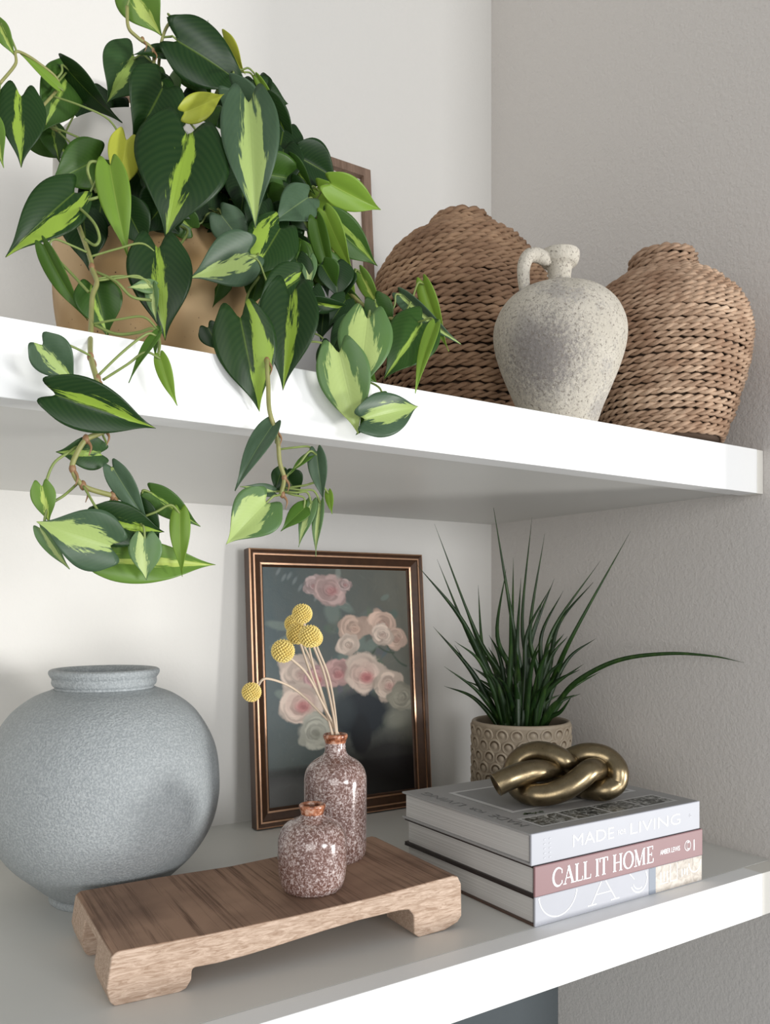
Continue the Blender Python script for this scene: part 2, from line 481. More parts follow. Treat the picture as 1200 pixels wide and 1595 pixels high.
lathe('body', [(.025,0),(.030,.001),(.0338,.005),(.0358,.013),(.0364,.030),(.0366,.060),(.0366,.088),(.0360,.098),(.0330,.107),(.0270,.114),(.0190,.119),(.0138,.1235),(.0122,.129),(.0120,.136)], M_SPECK, tb, 64)
lathe('rim', [(.0118,.1345),(.0122,.137),(.0132,.1400),(.0142,.1425),(.0143,.1452),(.0130,.1466),(.0110,.1462),(.0100,.143),(.0097,.135)], M_RUST, tb, 48, cap=False)
lathe('inner_neck', [(.0099,.142),(.0096,.136),(.0096,.124),(.004,.122),(.0002,.122)], M_HOLE, tb, 24, cap=False)

# ------------------------------------------------------------------ dried ball flowers
M_STEM = m_simple('dried_stem', (.62, .50, .38), .7, .2)
def m_ball():
    m = NT('yellow_florets', .75, .2); c = m.coord()
    m.color(m.mix(m.noise(c, 160, 2), (.72, .50, .10), (.92, .78, .34))); return m.m
M_BALL = m_ball(); M_BALLC = m_simple('yellow_core', (.36, .24, .04), .8)
def ico(r, sub):
    bm = bmesh.new(); bmesh.ops.create_icosphere(bm, subdivisions=sub, radius=r)
    v = [tuple(x.co) for x in bm.verts]; f = [tuple(q.index for q in p.verts) for p in bm.faces]
    bm.free(); return v, f
ICO1 = ico(1, 1)
mouth = Vector((.488, .846, .192))
balls = [((471, 956), 15.5, .868, [(489, 1040)], 'topmost of the cluster, above the bottle'),
         ((458, 972), 14.5, .905, [(492, 1050)], 'half hidden behind the topmost ball'),
         ((463, 987), 16.5, .880, [(486, 1055)], 'lower left of the tight cluster'),
         ((483, 991), 17.5, .850, [(508, 1060)], 'front of the tight cluster'),
         ((489, 994), 14.0, .895, [(515, 1065)], 'peeking out at the right of the cluster'),
         ((441, 1014), 18.0, .855, [(478, 1050), (502, 1095)], 'alone left of the tight cluster'),
         ((392, 1078), 15.0, .870, [(415, 1057), (455, 1071), (492, 1103)], 'lowest, drooping far left over the picture frame')]
for i, ((u, v), rp, k, mids, desc) in enumerate(balls):
    c = atk(u, v, k); r = rp / FPX * k
    e = empty('dried_flower', 'dried yellow ball flower on a pale stem, ' + desc, 'dried flower', c, 0, 'dried ball flowers in the tall bottle')
    vs, fs = [], []
    N = 190
    sets = []
    for j in range(N):
        z = 1 - 2*(j+.5)/N; a = j * 2.399963; q = math.sqrt(1-z*z)
        d = Vector((q*math.cos(a), q*math.sin(a), z)); s = r * .128
        rot = d.to_track_quat('Z', 'Y')
        sets.append(([d*r*.93 + rot @ Vector((p[0]*s, p[1]*s, p[2]*s*1.5)) for p in OCT_V], OCT_F) if False else
                    ([d*r*.93 + rot @ Vector((math.cos(t)*s, math.sin(t)*s, 0)) for t in (0, 1.2566, 2.5133, 3.77, 5.0265)] + [d*r*.93 + rot @ Vector((0, 0, s*1.1))],
                     [(0,1,5),(1,2,5),(2,3,5),(3,4,5),(4,0,5)]))
    V, F = join(sets)
    h = mobj('flower_head', V, F, M_BALL, e, smooth=False); 
    v1, f1 = ico(r*.94, 2); mobj('head_core', v1, f1, M_BALLC, h)
    first = mids[0]
    pts = []
    start = c + (atk(first[0], first[1], k) - c).normalized() * r * .8
    pts.append(start)
    for j, (mu, mv) in enumerate(mids):
        t = (j + 1) / (len(mids) + 1); kk = k * (1-t) + .972 * t
        pts.append(atk(mu, mv, kk))
    pts.append(mouth + Vector(((i-3)*.0016, -.003 + .001*(i % 3), -.001))); pts.append(mouth + Vector(((i-3)*.0009, .001, -.05)))
    sp = spline_pts(pts, 8)
    tube('stem', [Vector(p) - c for p in sp], .00135, M_STEM, e, 7)

# ------------------------------------------------------------------ lettering helpers
def text_vf(s, x0, x1, z0, z1, offset=0.0, shear=0):
    cu = bpy.data.curves.new('t', 'FONT'); cu.body = s; cu.offset = offset; cu.resolution_u = 3
    o = bpy.data.objects.new('t', cu); COL.objects.link(o)
    dg = bpy.context.evaluated_depsgraph_get(); dg.update()
    me = bpy.data.meshes.new_from_object(o.evaluated_get(dg))
    V = [v.co.copy() for v in me.vertices]; F = [tuple(p.vertices) for p in me.polygons]
    bpy.data.objects.remove(o); bpy.data.meshes.remove(me)
    ax = min(v.x for v in V); bx = max(v.x for v in V); ay = min(v.y for v in V); by = max(v.y for v in V)
    return [((v.x-ax)/(bx-ax)*(x1-x0)+x0, (v.y-ay)/(by-ay)*(z1-z0)+z0) for v in V], F
def ribbon(pts, wd):
    V, F = [], []; n = len(pts)
    for i in range(n):
        w_ = wd[i] if isinstance(wd, (list, tuple)) else wd
        a = pts[max(i-1, 0)]; b = pts[min(i+1, n-1)]
        tx, ty = b[0]-a[0], b[1]-a[1]; L = math.hypot(tx, ty) or 1
        nx, ny = -ty/L*w_/2, tx/L*w_/2
        V += [(pts[i][0]+nx, pts[i][1]+ny), (pts[i][0]-nx, pts[i][1]-ny)]
    for i in range(n-1): F.append((2*i, 2*i+1, 2*i+3, 2*i+2))
    return V, F
def arc(cx, cy, rx, ry, a0, a1, n=20):
    return [(cx+rx*math.cos(math.radians(a0+(a1-a0)*i/n)), cy+ry*math.sin(math.radians(a0+(a1-a0)*i/n))) for i in range(n+1)]
def serif_word(word, x0, x1, z0, z1):
    K, T = .15, .055
    G = {
     'C': (.72, [(arc(.40,.5,.36,.49,48,312,26), [T+(K-T)*max(0,math.sin(PI*i/26))**1.2 for i in range(27)]), ([(.655,.66),(.655,.90)],T), ([(.66,.10),(.66,.28)],T)]),
     'A': (.84, [([(.14,.03),(.43,1.0)],T), ([(.41,1.0),(.72,.03)],K), ([(.24,.34),(.60,.34)],T), ([(.02,.025),(.27,.025)],T), ([(.58,.025),(.86,.025)],T)]),
     'L': (.62, [([(.18,0),(.18,1)],K), ([(.04,.975),(.32,.975)],T), ([(.04,.025),(.58,.025)],T), ([(.57,0),(.59,.24)],T)]),
     'I': (.34, [([(.16,0),(.16,1)],K), ([(.03,.975),(.29,.975)],T), ([(.03,.025),(.29,.025)],T)]),
     'T': (.70, [([(.33,0),(.33,1)],K), ([(.02,.975),(.64,.975)],T), ([(.035,.76),(.03,1)],T), ([(.625,.76),(.63,1)],T), ([(.19,.025),(.47,.025)],T)]),
     'H': (.88, [([(.17,0),(.17,1)],K), ([(.66,0),(.66,1)],K), ([(.17,.51),(.66,.51)],T), ([(.04,.975),(.30,.975)],T), ([(.04,.025),(.30,.025)],T), ([(.53,.975),(.79,.975)],T), ([(.53,.025),(.79,.025)],T)]),
     'O': (.84, [(arc(.40,.5,.36,.485,90,450,40), [T+(K-T)*abs(math.sin(2*PI*i/40)) for i in range(41)])]),
     'M': (1.02, [([(.15,0),(.15,1)],T), ([(.13,1),(.46,.02)],K), ([(.46,.02),(.79,1)],T), ([(.81,0),(.81,1)],K), ([(.03,.975),(.20,.975)],T), ([(.03,.025),(.27,.025)],T), ([(.69,.025),(.94,.025)],T), ([(.79,.975),(.94,.975)],T)]),
     'E': (.66, [([(.18,0),(.18,1)],K), ([(.04,.975),(.56,.975)],T), ([(.18,.51),(.46,.51)],T), ([(.04,.025),(.60,.025)],T), ([(.55,.78),(.56,1)],T), ([(.46,.40),(.46,.62)],T), ([(.58,.0),(.60,.25)],T)]),
     ' ': (.30, [])}
    L = []; x = 0
    for ch in word:
        w_, st = G[ch]
        for p, wd in st: L.append(ribbon([(a + x, b) for a, b in p], wd))
        x += w_
    V, F = join(L)
    return [(a/x*(x1-x0)+x0, b*(z1-z0)+z0) for a, b in V], F
def on_spine(name, vf, y, mat, parent):     # flat print on a vertical face looking to -y
    V, F = vf
    return mobj(name, [(a, y, b) for a, b in V], F, mat, parent, smooth=False)

# ------------------------------------------------------------------ books
M_INK_W = m_simple('white_print', (.93, .93, .93), .4)
M_INK_P = m_simple('pearl_print', (.86, .87, .89), .3)
M_INK_G = m_simple('grey_print', (.15, .15, .15), .5)
M_INK_D = m_simple('dark_print', (.05, .05, .05), .5)
def m_pages():
    m = NT('page_edges', .8, .1); c = m.coord('Object', (2, 2, 900)); n = m.noise(c, 1, 3)
    m.color(m.mix(m.ramp(n, [(.35, 0.), (.65, 1.)]), (.50, .49, .47), (.66, .65, .63))); m.bump(n, .4, .0006); return m.m
M_PAGES = m_pages()
def m_cover(name, col, rough=.45):
    m = NT(name, rough, .4); c = m.coord(); m.color(m.mix(m.noise(c, 40, 3), col, tuple(x*.95 for x in col))); return m.m
M_WHITEC = m_cover('white_jacket', (.43, .44, .48)); M_MAUVE = m_cover('mauve_jacket', (.27, .15, .155))
M_GREYC = m_cover('grey_cover', (.36, .355, .35), .5); M_DARKC = m_cover('dark_board', (.03, .022, .02), .4); M_BROWNC = m_cover('brown_board', (.09, .055, .04), .5)
def m_marble():
    m = NT('cream_photo_print', .45, .4); c = m.coord(); n = m.noise(c, 60, 5, .65, 2)
    m.color(m.ramp(n, [(.35, (.34, .30, .26)), (.5, (.50, .45, .39)), (.65, (.60, .56, .51))])); return m.m
M_MARBLE = m_marble()
BL, BD = .2845, .247
BR = math.radians(-.55)
def book(label, z0, z1, msp, mtop, mbot, dx=0, dy=0, rz=0):
    e = empty('hardcover_book', label, 'book', (.6275 + dx, .661 + dy, z0), BR + rz, 'books stacked on the lower shelf')
    h = z1 - z0 - .0004; t = .0026
    box('cover_board', (0, .001, h - t), (BL, BD, h), mtop, e, .0008)
    box('cover_board', (0, .001, 0), (BL, BD, t), mbot, e, .0008)
    box('page_block', (.0035, .006, t), (BL - .0035, BD - .005, h - t), M_PAGES, e)
    sp = box('spine', (0, -.0012, 0), (BL, .0018, h), msp, e, .001)
    return e, h
b3, h3 = book('bottom white book of the stack with outlined letters and cream photo on spine', 0, .0328, M_WHITEC, M_DARKC, M_BROWNC, .0005, 0, math.radians(.3))
b2, h2 = book('middle mauve-spined book of the stack reading CALL IT HOME', .0328, .0662, M_MAUVE, M_DARKC, M_DARKC, -.001, -.0012, math.radians(.1))
b1, h1 = book('top pale grey book of the stack reading MADE FOR LIVING, under the knot', .0662, .1012, M_WHITEC, M_GREYC, M_GREYC, -.004, .0012)
YS = -.00145
# top spine
on_spine('lettering', join([text_vf('MADE', .062, .128, .0115, .0245, -.010), text_vf('FOR', .135, .148, .0140, .0195, -.008), text_vf('LIVING', .156, .246, .0115, .0245, -.010)]), YS, m_simple('spine_white_print', (.86, .86, .87), .3), b1)
bits = []
for a in range(2):
    for b in range(5):
        bits.append(ribbon([(.018 + a*.008, .006 + b*.005), (.021 + a*.008, .0065 + b*.005)], .0016))
bits.append(ribbon(arc(.266, .019, .0018, .0018, 0, 360, 10), .0011))
on_spine('small_print', join(bits), YS, m_simple('faint_grey_print', (.50, .51, .55), .5), b1)
# middle spine
on_spine('lettering', serif_word('CALL IT HOME', .026, .192, .0065, .0265), YS, M_INK_W, b2)
on_spine('author_lettering', text_vf('AMBER LEWIS', .203, .240, .0130, .0190, .006), YS, M_INK_W, b2)
em = [ribbon(arc(.255, .0165, .0056, .0062, 0, 360, 24), .0007)]
em += [ribbon(arc(.256, .0165, .0028, .0046, 60+40*k, 230+40*k, 8), .0010) for k in range(3)]
em += [ribbon([(.2535, .0125), (.2575, .0125)], .0012), ribbon([(.2535, .0205), (.2575, .0200)], .0010)]
em += [ribbon([(.266, .0095+.0017*k), (.2685, .0095+.0017*k)], .0011) for k in range(8)]
on_spine('publisher_emblem', join(em), YS, M_INK_W, b2)
# bottom spine
on_spine('photo_print', boxvf((.192, 0, 0), (.2835, 0, 0)) and ([(.196, .0008), (.2838, .0008), (.2838, .0318), (.196, .0318)], [(0, 1, 2, 3)]), YS, M_MARBLE, b3)
on_spine('grey_stripe', ([(.184, .0008), (.196, .0008), (.196, .0318), (.184, .0318)], [(0, 1, 2, 3)]), YS, m_simple('slate_stripe', (.22, .25, .30), .5), b3)
big = [ribbon([p for p in arc(.034, .034, .029, .028, 180, 360, 26) if p[1] < .0318], .0012), ribbon([(.006,.031),(.006,.030)], .001),
       ribbon([(.086, .0075), (.102, .0315)], .0014), ribbon([(.126, .0075), (.109, .0315)], .0014), ribbon([(.080, .0075), (.094, .0075)], .0012), ribbon([(.118, .0075), (.132, .0075)], .0012), ribbon([(.094,.018),(.119,.018)], .0009),
       ribbon(arc(.166, .022, .0145, .0145, 205, 395, 20), .0014), ribbon(arc(.166, .022, .0105, .0105, 200, 300, 16), .0010), ribbon([(.150,.0315),(.158,.024)], .0010)]
big2 = [ribbon([(.205+.006*k, .012), (.205+.006*k, .024)], .0014) for k in range(3)]
big2 += [ribbon([(.223, .010), (.223, .0305), ], .0010), ribbon([(.223, .010), (.236, .010)], .0010), ribbon([(.236, .010), (.236, .030)], .0010)]
big2 += [ribbon([(.245+.005*k, .012+.002*(k % 2)), (.245+.005*k, .021)], .0018) for k in range(3)]
big2 += [ribbon(arc(.270, .026, .0115, .0125, 180, 365, 18), .0013), ribbon([(.203,.010),(.219,.010)], .001)]
on_spine('lettering', join(big), YS, M_INK_W, b3)
on_spine('title_print', join(big2), YS - .0001, M_INK_W, b3)
# top cover print: title along the left edge, big picture, strip of small photographs
def on_cover(name, vf, mat, parent, z):     # (a,b) -> cover plane x=a, y=b
    V, F = vf
    return mobj(name, [(a, b, z) for a, b in V], F, mat, parent, smooth=False)
ZC = h1 + .0003
def q4(x0, y0, x1, y1): return ([(x0, y0), (x1, y0), (x1, y1), (x0, y1)], [(0, 1, 2, 3)])
tv, tf = join([text_vf('MADE', .020, .078, .0, .013, -.012), text_vf('FOR', .092, .118, .002, .011, -.01), text_vf('LIVING', .132, .215, .0, .013, -.012)])
on_cover('cover_lettering', ([(.012 + .013 - b, a + .008) for a, b in tv][::1], tf), M_INK_G, b1, ZC)
on_cover('cover_margin', q4(.045, .080, .262, .206), m_simple('cover_white', (.62, .62, .61), .5), b1, ZC)
on_cover('cover_picture', q4(.052, .086, .256, .200), m_simple('cover_grey_picture', (.27, .27, .27), .45), b1, ZC + .0002)
on_cover('cover_margin', q4(.030, .014, .262, .056), m_simple('cover_white', (.56, .56, .55), .5), b1, ZC)
def m_photo():
    m = NT('small_photographs', .45, .4); c = m.coord(); n = m.noise(c, 130, 4, .7, 1)
    m.color(m.ramp(n, [(.40, (.03, .032, .03)), (.52, (.16, .165, .15)), (.62, (.50, .50, .48))])); return m.m
M_PHOTO = m_photo()
for k in range(4): on_cover('cover_photograph', q4(.034 + k*.057, .018, .034 + k*.057 + .053, .052), M_PHOTO, b1, ZC + .0002)
lf = []
for k in range(14):
    a = k * .45; x, y = .05 + .002*k, .066 + .002*math.sin(k*2)
    lf.append(ribbon([(x, y), (x + .006*math.cos(a), y + .004*math.sin(a))], .0022))
on_cover('cover_sprig', join(lf), m_simple('sprig_green_print', (.05, .08, .035), .5), b1, ZC + .0003)

# ------------------------------------------------------------------ bronze knot
def m_bronze():
    m = NT('brushed_bronze', .30, .5, 1.0); c = m.coord()
    n = m.noise(c, 60, 4, .6); n2 = m.noise(c, 400, 2)
    m.color(m.mix(n, (.13, .098, .055), (.32, .255, .155)))
    m.setin(m.b.inputs['Roughness'], m.math('ADD', m.math('MULTIPLY', n2, .18), .22))
    m.bump(n2, .10, .0004); return m.m
M_BRONZE = m_bronze()
kn = empty('knot_sculpture', 'bronze chain knot sculpture lying on top of the book stack', 'ornament', (.755, .76, .1012))
def ktrace(pts):
    out = []
    for (x, y, d) in pts:
        out.append(atk(740 + x/4.615, 1150 + y/4.615, 1.045 + d) - Vector(kn.location))
    return [Vector(p) for p in spline_pts(out, 10)]
a_pts = ktrace([(148, 345, -.035), (240, 300, -.032), (350, 262, -.024), (450, 245, -.016), (560, 262, .000), (660, 300, .018), (740, 350, .022), (840, 372, .004),
                (930, 378, -.004), (1010, 330, .000), (1022, 240, .002), (975, 170, .010), (900, 130, .014), (800, 122, .016), (710, 150, .022), (630, 190, .030), (560, 240, .036)])
b_pts = ktrace([(905, 300, .030), (880, 235, .004), (820, 245, -.018), (740, 310, -.026), (640, 375, -.030), (520, 412, -.030), (400, 408, -.026), (315, 360, -.004), (280, 270, .012),
                (300, 190, .020), (370, 130, .020), (460, 110, .016), (560, 130, .008), (640, 175, .004), (700, 230, .012), (760, 280, .026)])
R0 = .0142
def hollow_tube(name, pts, r, mat, parent):
    v, f = tube_vf(pts, r, 20)
    f = f[:-2]
    # open mouth at the first end: inner wall and recessed disc
    n = 20; base = len(v)
    t = (pts[1] - pts[0]).normalized(); c = pts[0]
    for s_, d in ((.86, -.0002), (.82, .006)):
        for k in range(n):
            q = Vector(v[k]); v.append(c + (q - c) * s_ + t * d)
    for k in range(n):
        l = (k+1) % n
        f.append((l, k, base+k, base+l)); f.append((base+l, base+k, base+n+k, base+n+l))
    f.append(tuple(base+n+k for k in range(n))[::-1])
    f.append(tuple((len(pts)-1)*n+k for k in range(n)))
    return mobj(name, v, f, mat, parent)
hollow_tube('chain_loop', a_pts, R0, M_BRONZE, kn)
hollow_tube('chain_loop', b_pts, R0, M_BRONZE, kn)
kn.location.z -= min(v.co.z for o in kn.children for v in o.data.vertices)

# ------------------------------------------------------------------ small pot with grassy plant
def m_potc():
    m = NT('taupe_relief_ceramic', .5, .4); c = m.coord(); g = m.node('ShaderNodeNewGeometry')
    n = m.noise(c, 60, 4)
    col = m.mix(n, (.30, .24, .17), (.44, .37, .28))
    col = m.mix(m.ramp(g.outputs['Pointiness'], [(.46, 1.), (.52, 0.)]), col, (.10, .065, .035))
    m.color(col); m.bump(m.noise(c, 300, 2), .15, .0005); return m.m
M_POTC = m_potc(); M_SOIL = NT('dark_soil', .95, .1, 0, (.018, .013, .009)).m
PC = Vector((.925, 1.005, 0)); PR = .0795
pot = empty('relief_pot', 'taupe ceramic pot covered in raised round discs behind the books', 'pot', PC)
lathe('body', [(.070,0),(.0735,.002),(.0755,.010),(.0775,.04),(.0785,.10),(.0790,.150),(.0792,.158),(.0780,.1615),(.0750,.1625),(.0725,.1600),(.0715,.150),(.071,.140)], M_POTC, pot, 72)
lathe('soil', [(.0712,.143),(.05,.1445),(.02,.146),(.0003,.1465)], M_SOIL, pot, 40, cap=False)
def disc_mesh():
    rr = [(.0102, -.001), (.0100, .0012), (.0092, .0026), (.0078, .0026), (.0068, .0014), (.0058, .0010), (.0042, .0024), (.0022, .0034), (.0003, .0037)]
    v, f = lathe_vf(rr, 14, False)
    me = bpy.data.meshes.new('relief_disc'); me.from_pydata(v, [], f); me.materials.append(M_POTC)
    me.polygons.foreach_set('use_smooth', [True]*len(me.polygons)); return me
DM = disc_mesh()
nd = 21
for row in range(9):
    z = .147 - row * .0178
    rr = .0772 - max(0, .04 - z) * .05
    for k in range(nd):
        a = 2*PI*(k + .5*(row % 2))/nd + random.uniform(-.02, .02)
        o = bpy.data.objects.new('relief_disc', DM); COL.objects.link(o); o.parent = pot
        o.location = (rr*math.cos(a), rr*math.sin(a), z + random.uniform(-.001, .001))
        o.rotation_euler = Vector((math.cos(a), math.sin(a), -.12)).to_track_quat('Z', 'Y').to_euler()
        s = random.uniform(1.0, 1.16); o.scale = (s, s, 1)
def m_blade():
    m = NT('grass_leaf_green', .38, .4); c = m.coord(); oi = m.node('ShaderNodeObjectInfo')
    base = m.mix(oi.outputs['Random'], (.006, .020, .005), (.020, .055, .010))
    m.color(m.mix(m.ramp(m.noise(m.coord('Object', (30, 30, 4)), 4, 3), [(.5, 0.), (.75, .6)]), base, (.06, .12, .02))); return m.m
M_BLADE = m_blade()
gp = empty('grass_plant', 'spiky dark green grass-like plant growing from the disc-relief pot', 'plant', PC + Vector((0, 0, .146)))
def blade(pts, wmax, parent):
    sp = [Vector(p) for p in spline_pts(pts, 7)]; n = len(sp)
    V, F = [], []
    for i, p in enumerate(sp):
        t = (sp[min(i+1, n-1)] - sp[max(i-1, 0)]).normalized()
        toc = (EYE - p).normalized()
        s = t.cross(toc).normalized(); nn = s.cross(t).normalized()
        q = i/(n-1); w_ = wmax * (min(1, .55 + q*1.8) * (1 - q**2.2) + .0)
        w_ = max(w_, .00025)
        V += [p - s*w_/2 + nn*w_*.18, p, p + s*w_/2 + nn*w_*.18, p - nn*w_*.06]
    for i in range(n-1):
        a = 4*i; b = a+4
        F += [(a, a+1, b+1, b), (a+1, a+2, b+2, b+1), (a+2, a+3, b+3, b+2), (a+3, a, b, b+3)]
    V = [v - Vector(parent.location) for v in V]
    return mobj('blade', V, F, M_BLADE, parent)
tips = [(677,816,742,985,0),(681,871,730,990,.03),(650,880,716,960,-.05),(675,976,727,1035,.02),(692,1038,737,1070,-.03),(768,784,797,960,.0),(829,806,814,960,.05),
        (849,831,826,980,-.03),(800,869,799,1000,.08),(789,885,775,990,-.06),(745,911,752,1010,.05),(859,913,822,985,-.04),(878,920,845,985,.04),(983,827,895,985,-.05),
        (936,873,865,975,.0),(927,904,872,970,.06),(910,1034,862,1068,-.04),(936,1046,890,1072,.03),(892,1083,874,1108,-.03),(864,901,830,990,.02),(794,925,796,1010,-.07),
        (708,1004,745,1060,.03),(722,940,752,1020,.06),(846,935,824,1010,.0),(812,900,806,1000,-.05)]
for (u, v, mu, mv, dk) in tips:
    base = Vector((PC.x + random.uniform(-.035, .035) + (mu-800)*.0003, PC.y + random.uniform(-.03, .03), .144))
    tip = atk(u, v, 1.348 + dk); mid = atk(mu, mv, 1.348 + dk*.5)
    blade([base, (base*.45 + mid*.55) + Vector((0, 0, .004)), mid, tip], random.uniform(.0085, .0118), gp)
base = Vector((PC.x + .02, PC.y - .02, .144))
blade([base] + [atk(u, v, k) for u, v, k in ((872,1090,1.33),(905,1057,1.30),(965,1028,1.26),(1041,1018,1.22),(1110,1022,1.19),(1159,1032,1.17))], .0085, gp)
for i in range(46):
    a = random.uniform(0, 2*PI); sp = random.uniform(.3, 1); hh = random.uniform(.055, .165)
    base = Vector((PC.x + .035*sp*math.cos(a), PC.y + .035*sp*math.sin(a), .144))
    out = Vector((math.cos(a), math.sin(a), 0))
    lean = random.uniform(.02, .075)
    blade([base, base + out*lean*.3 + Vector((0, 0, hh*.45)), base + out*lean*.7 + Vector((0, 0, hh*.8)), base + out*lean*1.3 + Vector((0, 0, hh))], random.uniform(.008, .0115), gp)

# ------------------------------------------------------------------ jug on the upper shelf
ZU = .56
def m_jug():
    m = NT('weathered_plaster', .9, .15); c = m.coord()
    n = m.noise(c, 14, 5, .6); g = m.noise(c, 260, 5, .8); v = m.voronoi(c, 140)
    base = m.mix(m.noise(c, 24, 4), (.48, .44, .365), (.70, .655, .57))
    f = m.math('ADD', n, m.math('MULTIPLY', m.math('SUBTRACT', g, .5), .55))
    base = m.mix(m.ramp(f, [(.55, 0.), (.64, .60)]), base, (.33, .31, .30))
    # one big grey smudge on the belly facing the room
    vm = m.node('ShaderNodeVectorMath', operation='DISTANCE'); m.l.new(c, vm.inputs[0]); vm.inputs[1].default_value = (-.066, -.033, .068)
    f2 = m.math('ADD', vm.outputs['Value'], m.math('MULTIPLY', m.math('SUBTRACT', g, .5), .17))
    f2 = m.math('ADD', f2, m.math('MULTIPLY', m.math('SUBTRACT', n, .5), .05))
    base = m.mix(m.ramp(f2, [(.020, .85), (.062, 0.)]), base, (.23, .21, .205))
    base = m.mix(m.ramp(m.noise(c, 330, 3, .7), [(.36, .8), (.45, 0.)]), base, (.22, .19, .16))
    m.color(base)
    m.bump(m.math('ADD', g, m.math('MULTIPLY', v, .5)), .75, .0028); return m.m
M_JUG = m_jug()
jug = empty('plaster_jug', 'weathered off-white plaster jug with one handle between the rope urns', 'jug', (.722, .717, ZU))
KJ = .992
def pj(r, v): return (r/FPX*KJ, .345 + (945 - v)/FPX*KJ - ZU)
pr = [pj(r, v) for r, v in ((50, 665), (58, 657), (66, 635), (80, 602), (92, 572), (100, 545), (103, 522), (100, 500), (88, 476), (68, 458), (45, 449), (26, 443), (18, 435), (18, 424), (20, 415), (27, 410), (30, 404), (31, 396), (30, 391), (26, 390), (20, 394), (15, 404), (14, 424))]
lathe('body', [(.0003, pr[0][1])] + pr, M_JUG, jug, 72)
jc = Vector(jug.location)
hp = [atk(u, v, KJ + d) - jc for u, v, d in ((866, 404, .01), (852, 403, -.004), (834, 397, -.010), (822, 401, -.014), (816, 418, -.016), (817, 445, -.018), (822, 468, -.020), (830, 490, -.018), (842, 505, .0))]
tube('handle', [Vector(p) for p in spline_pts(hp, 8)], [.0066 + .0020*abs(math.sin(i*.05+1.0)) + (.003 if i > 50 else 0) for i in range(65)], M_JUG, jug, 14)

# ------------------------------------------------------------------ rope urns
def m_rope(name, a, b, dark):
    m = NT(name, .8, .2); c = m.coord(); oi = m.node('ShaderNodeObjectInfo')
    n = m.noise(c, 26, 4, .6); n2 = m.noise(c, 420, 3, .6); n3 = m.noise(c, 9, 3)
    col = m.mix(m.ramp(n, [(.3, 0.), (.7, 1.)]), a, b)
    col = m.mix(m.ramp(n3, [(.42, .0), (.65, .65)]), col, dark)
    col = m.mix(m.math('MULTIPLY', oi.outputs['Random'], .35), col, dark)
    m.color(col); m.bump(n2, .5, .0012); return m.m
def rope_urn(label, loc, prof, k, a, mat, rot0=0, tilt=(0, 0)):
    """prof: (radius px, image v) from the neck down; the rope rows follow it"""
    e = empty('rope_urn', label, 'vase', loc)
    z_of = lambda v: .345 + (945 - v)/FPX*k - ZU
    P = [np.array((r/FPX*k, z_of(v))) for r, v in prof]
    S_ = [P[0]]
    fine = spline_pts(P, 30)
    # walk at even spacing
    rows = [fine[0]]; acc = 0
    for p, q in zip(fine, fine[1:]):
        acc += np.linalg.norm(q - p)
        if acc >= a * 1.72: rows.append(q); acc = 0
    rng = random.Random(3)
    for i, (r, z) in enumerate(rows):
        if z < a: break
        r = r - a * .55
        twist = max(6, round(2*PI*r/(a*6.6))); n = twist * 13
        ph0 = rng.uniform(0, 6.28); sr = a * .58
        sets = []
        wob = [rng.uniform(0, 6.28) for _ in range(3)]
        for s_ in range(2):
            pts = []; rad = []
            for j in range(n):
                th = 2*PI*j/n; ph = twist*th + s_*PI + ph0
                rr = r + a*.50*math.cos(ph) + a*.16*math.sin(3*th + wob[0]) + a*.1*math.sin(11*th+wob[1])
                zz = z + a*.50*math.sin(ph) + a*.2*math.sin(2*th + wob[2])
                pts.append((rr*math.cos(th), rr*math.sin(th), zz))
                rad.append(sr*(1 + .16*math.sin(7*th + wob[1]*2 + s_) + .08*math.sin(23*th)))
            sets.append(tube_vf(pts, rad, 6, True))
        V, F = join(sets)
        mobj('rope_coil', V, F, mat, e)
    lathe('inner_shell', [(.0003, .002)] + [(float(max(p[0] - a*1.9, .01)), float(max(p[1], .002))) for p in P[::-1]], M_SHELLD, e, 40, 4, cap=False)
    return e
M_SHELLD = m_simple('dark_gap_liner', (.06, .035, .02), .9)  # dark liner added behind the coils to fill the gaps between them
M_ROPE1 = m_rope('brown_seagrass_rope', (.25, .15, .09), (.44, .29, .18), (.16, .09, .055))
M_ROPE2 = m_rope('blond_seagrass_rope', (.34, .215, .14), (.66, .49, .35), (.20, .11, .065))
rope_urn('large brown woven rope urn at the back, left of the plaster jug', (.783, .982, ZU),
         [(40, 342), (48, 350), (55, 362), (72, 374), (95, 390), (115, 412), (130, 440), (138, 470), (142, 505), (140, 545), (132, 590), (120, 640), (104, 690), (94, 722)], 1.25, .0054, M_ROPE1)
rope_urn('smaller blond woven rope urn at the right of the plaster jug', (.944, .742, ZU),
         [(44, 398), (50, 404), (52, 424), (60, 433), (80, 444), (102, 462), (120, 488), (128, 512), (129, 540), (124, 575), (115, 610), (104, 645), (92, 680), (84, 698)], 1.135, .0045, M_ROPE2)

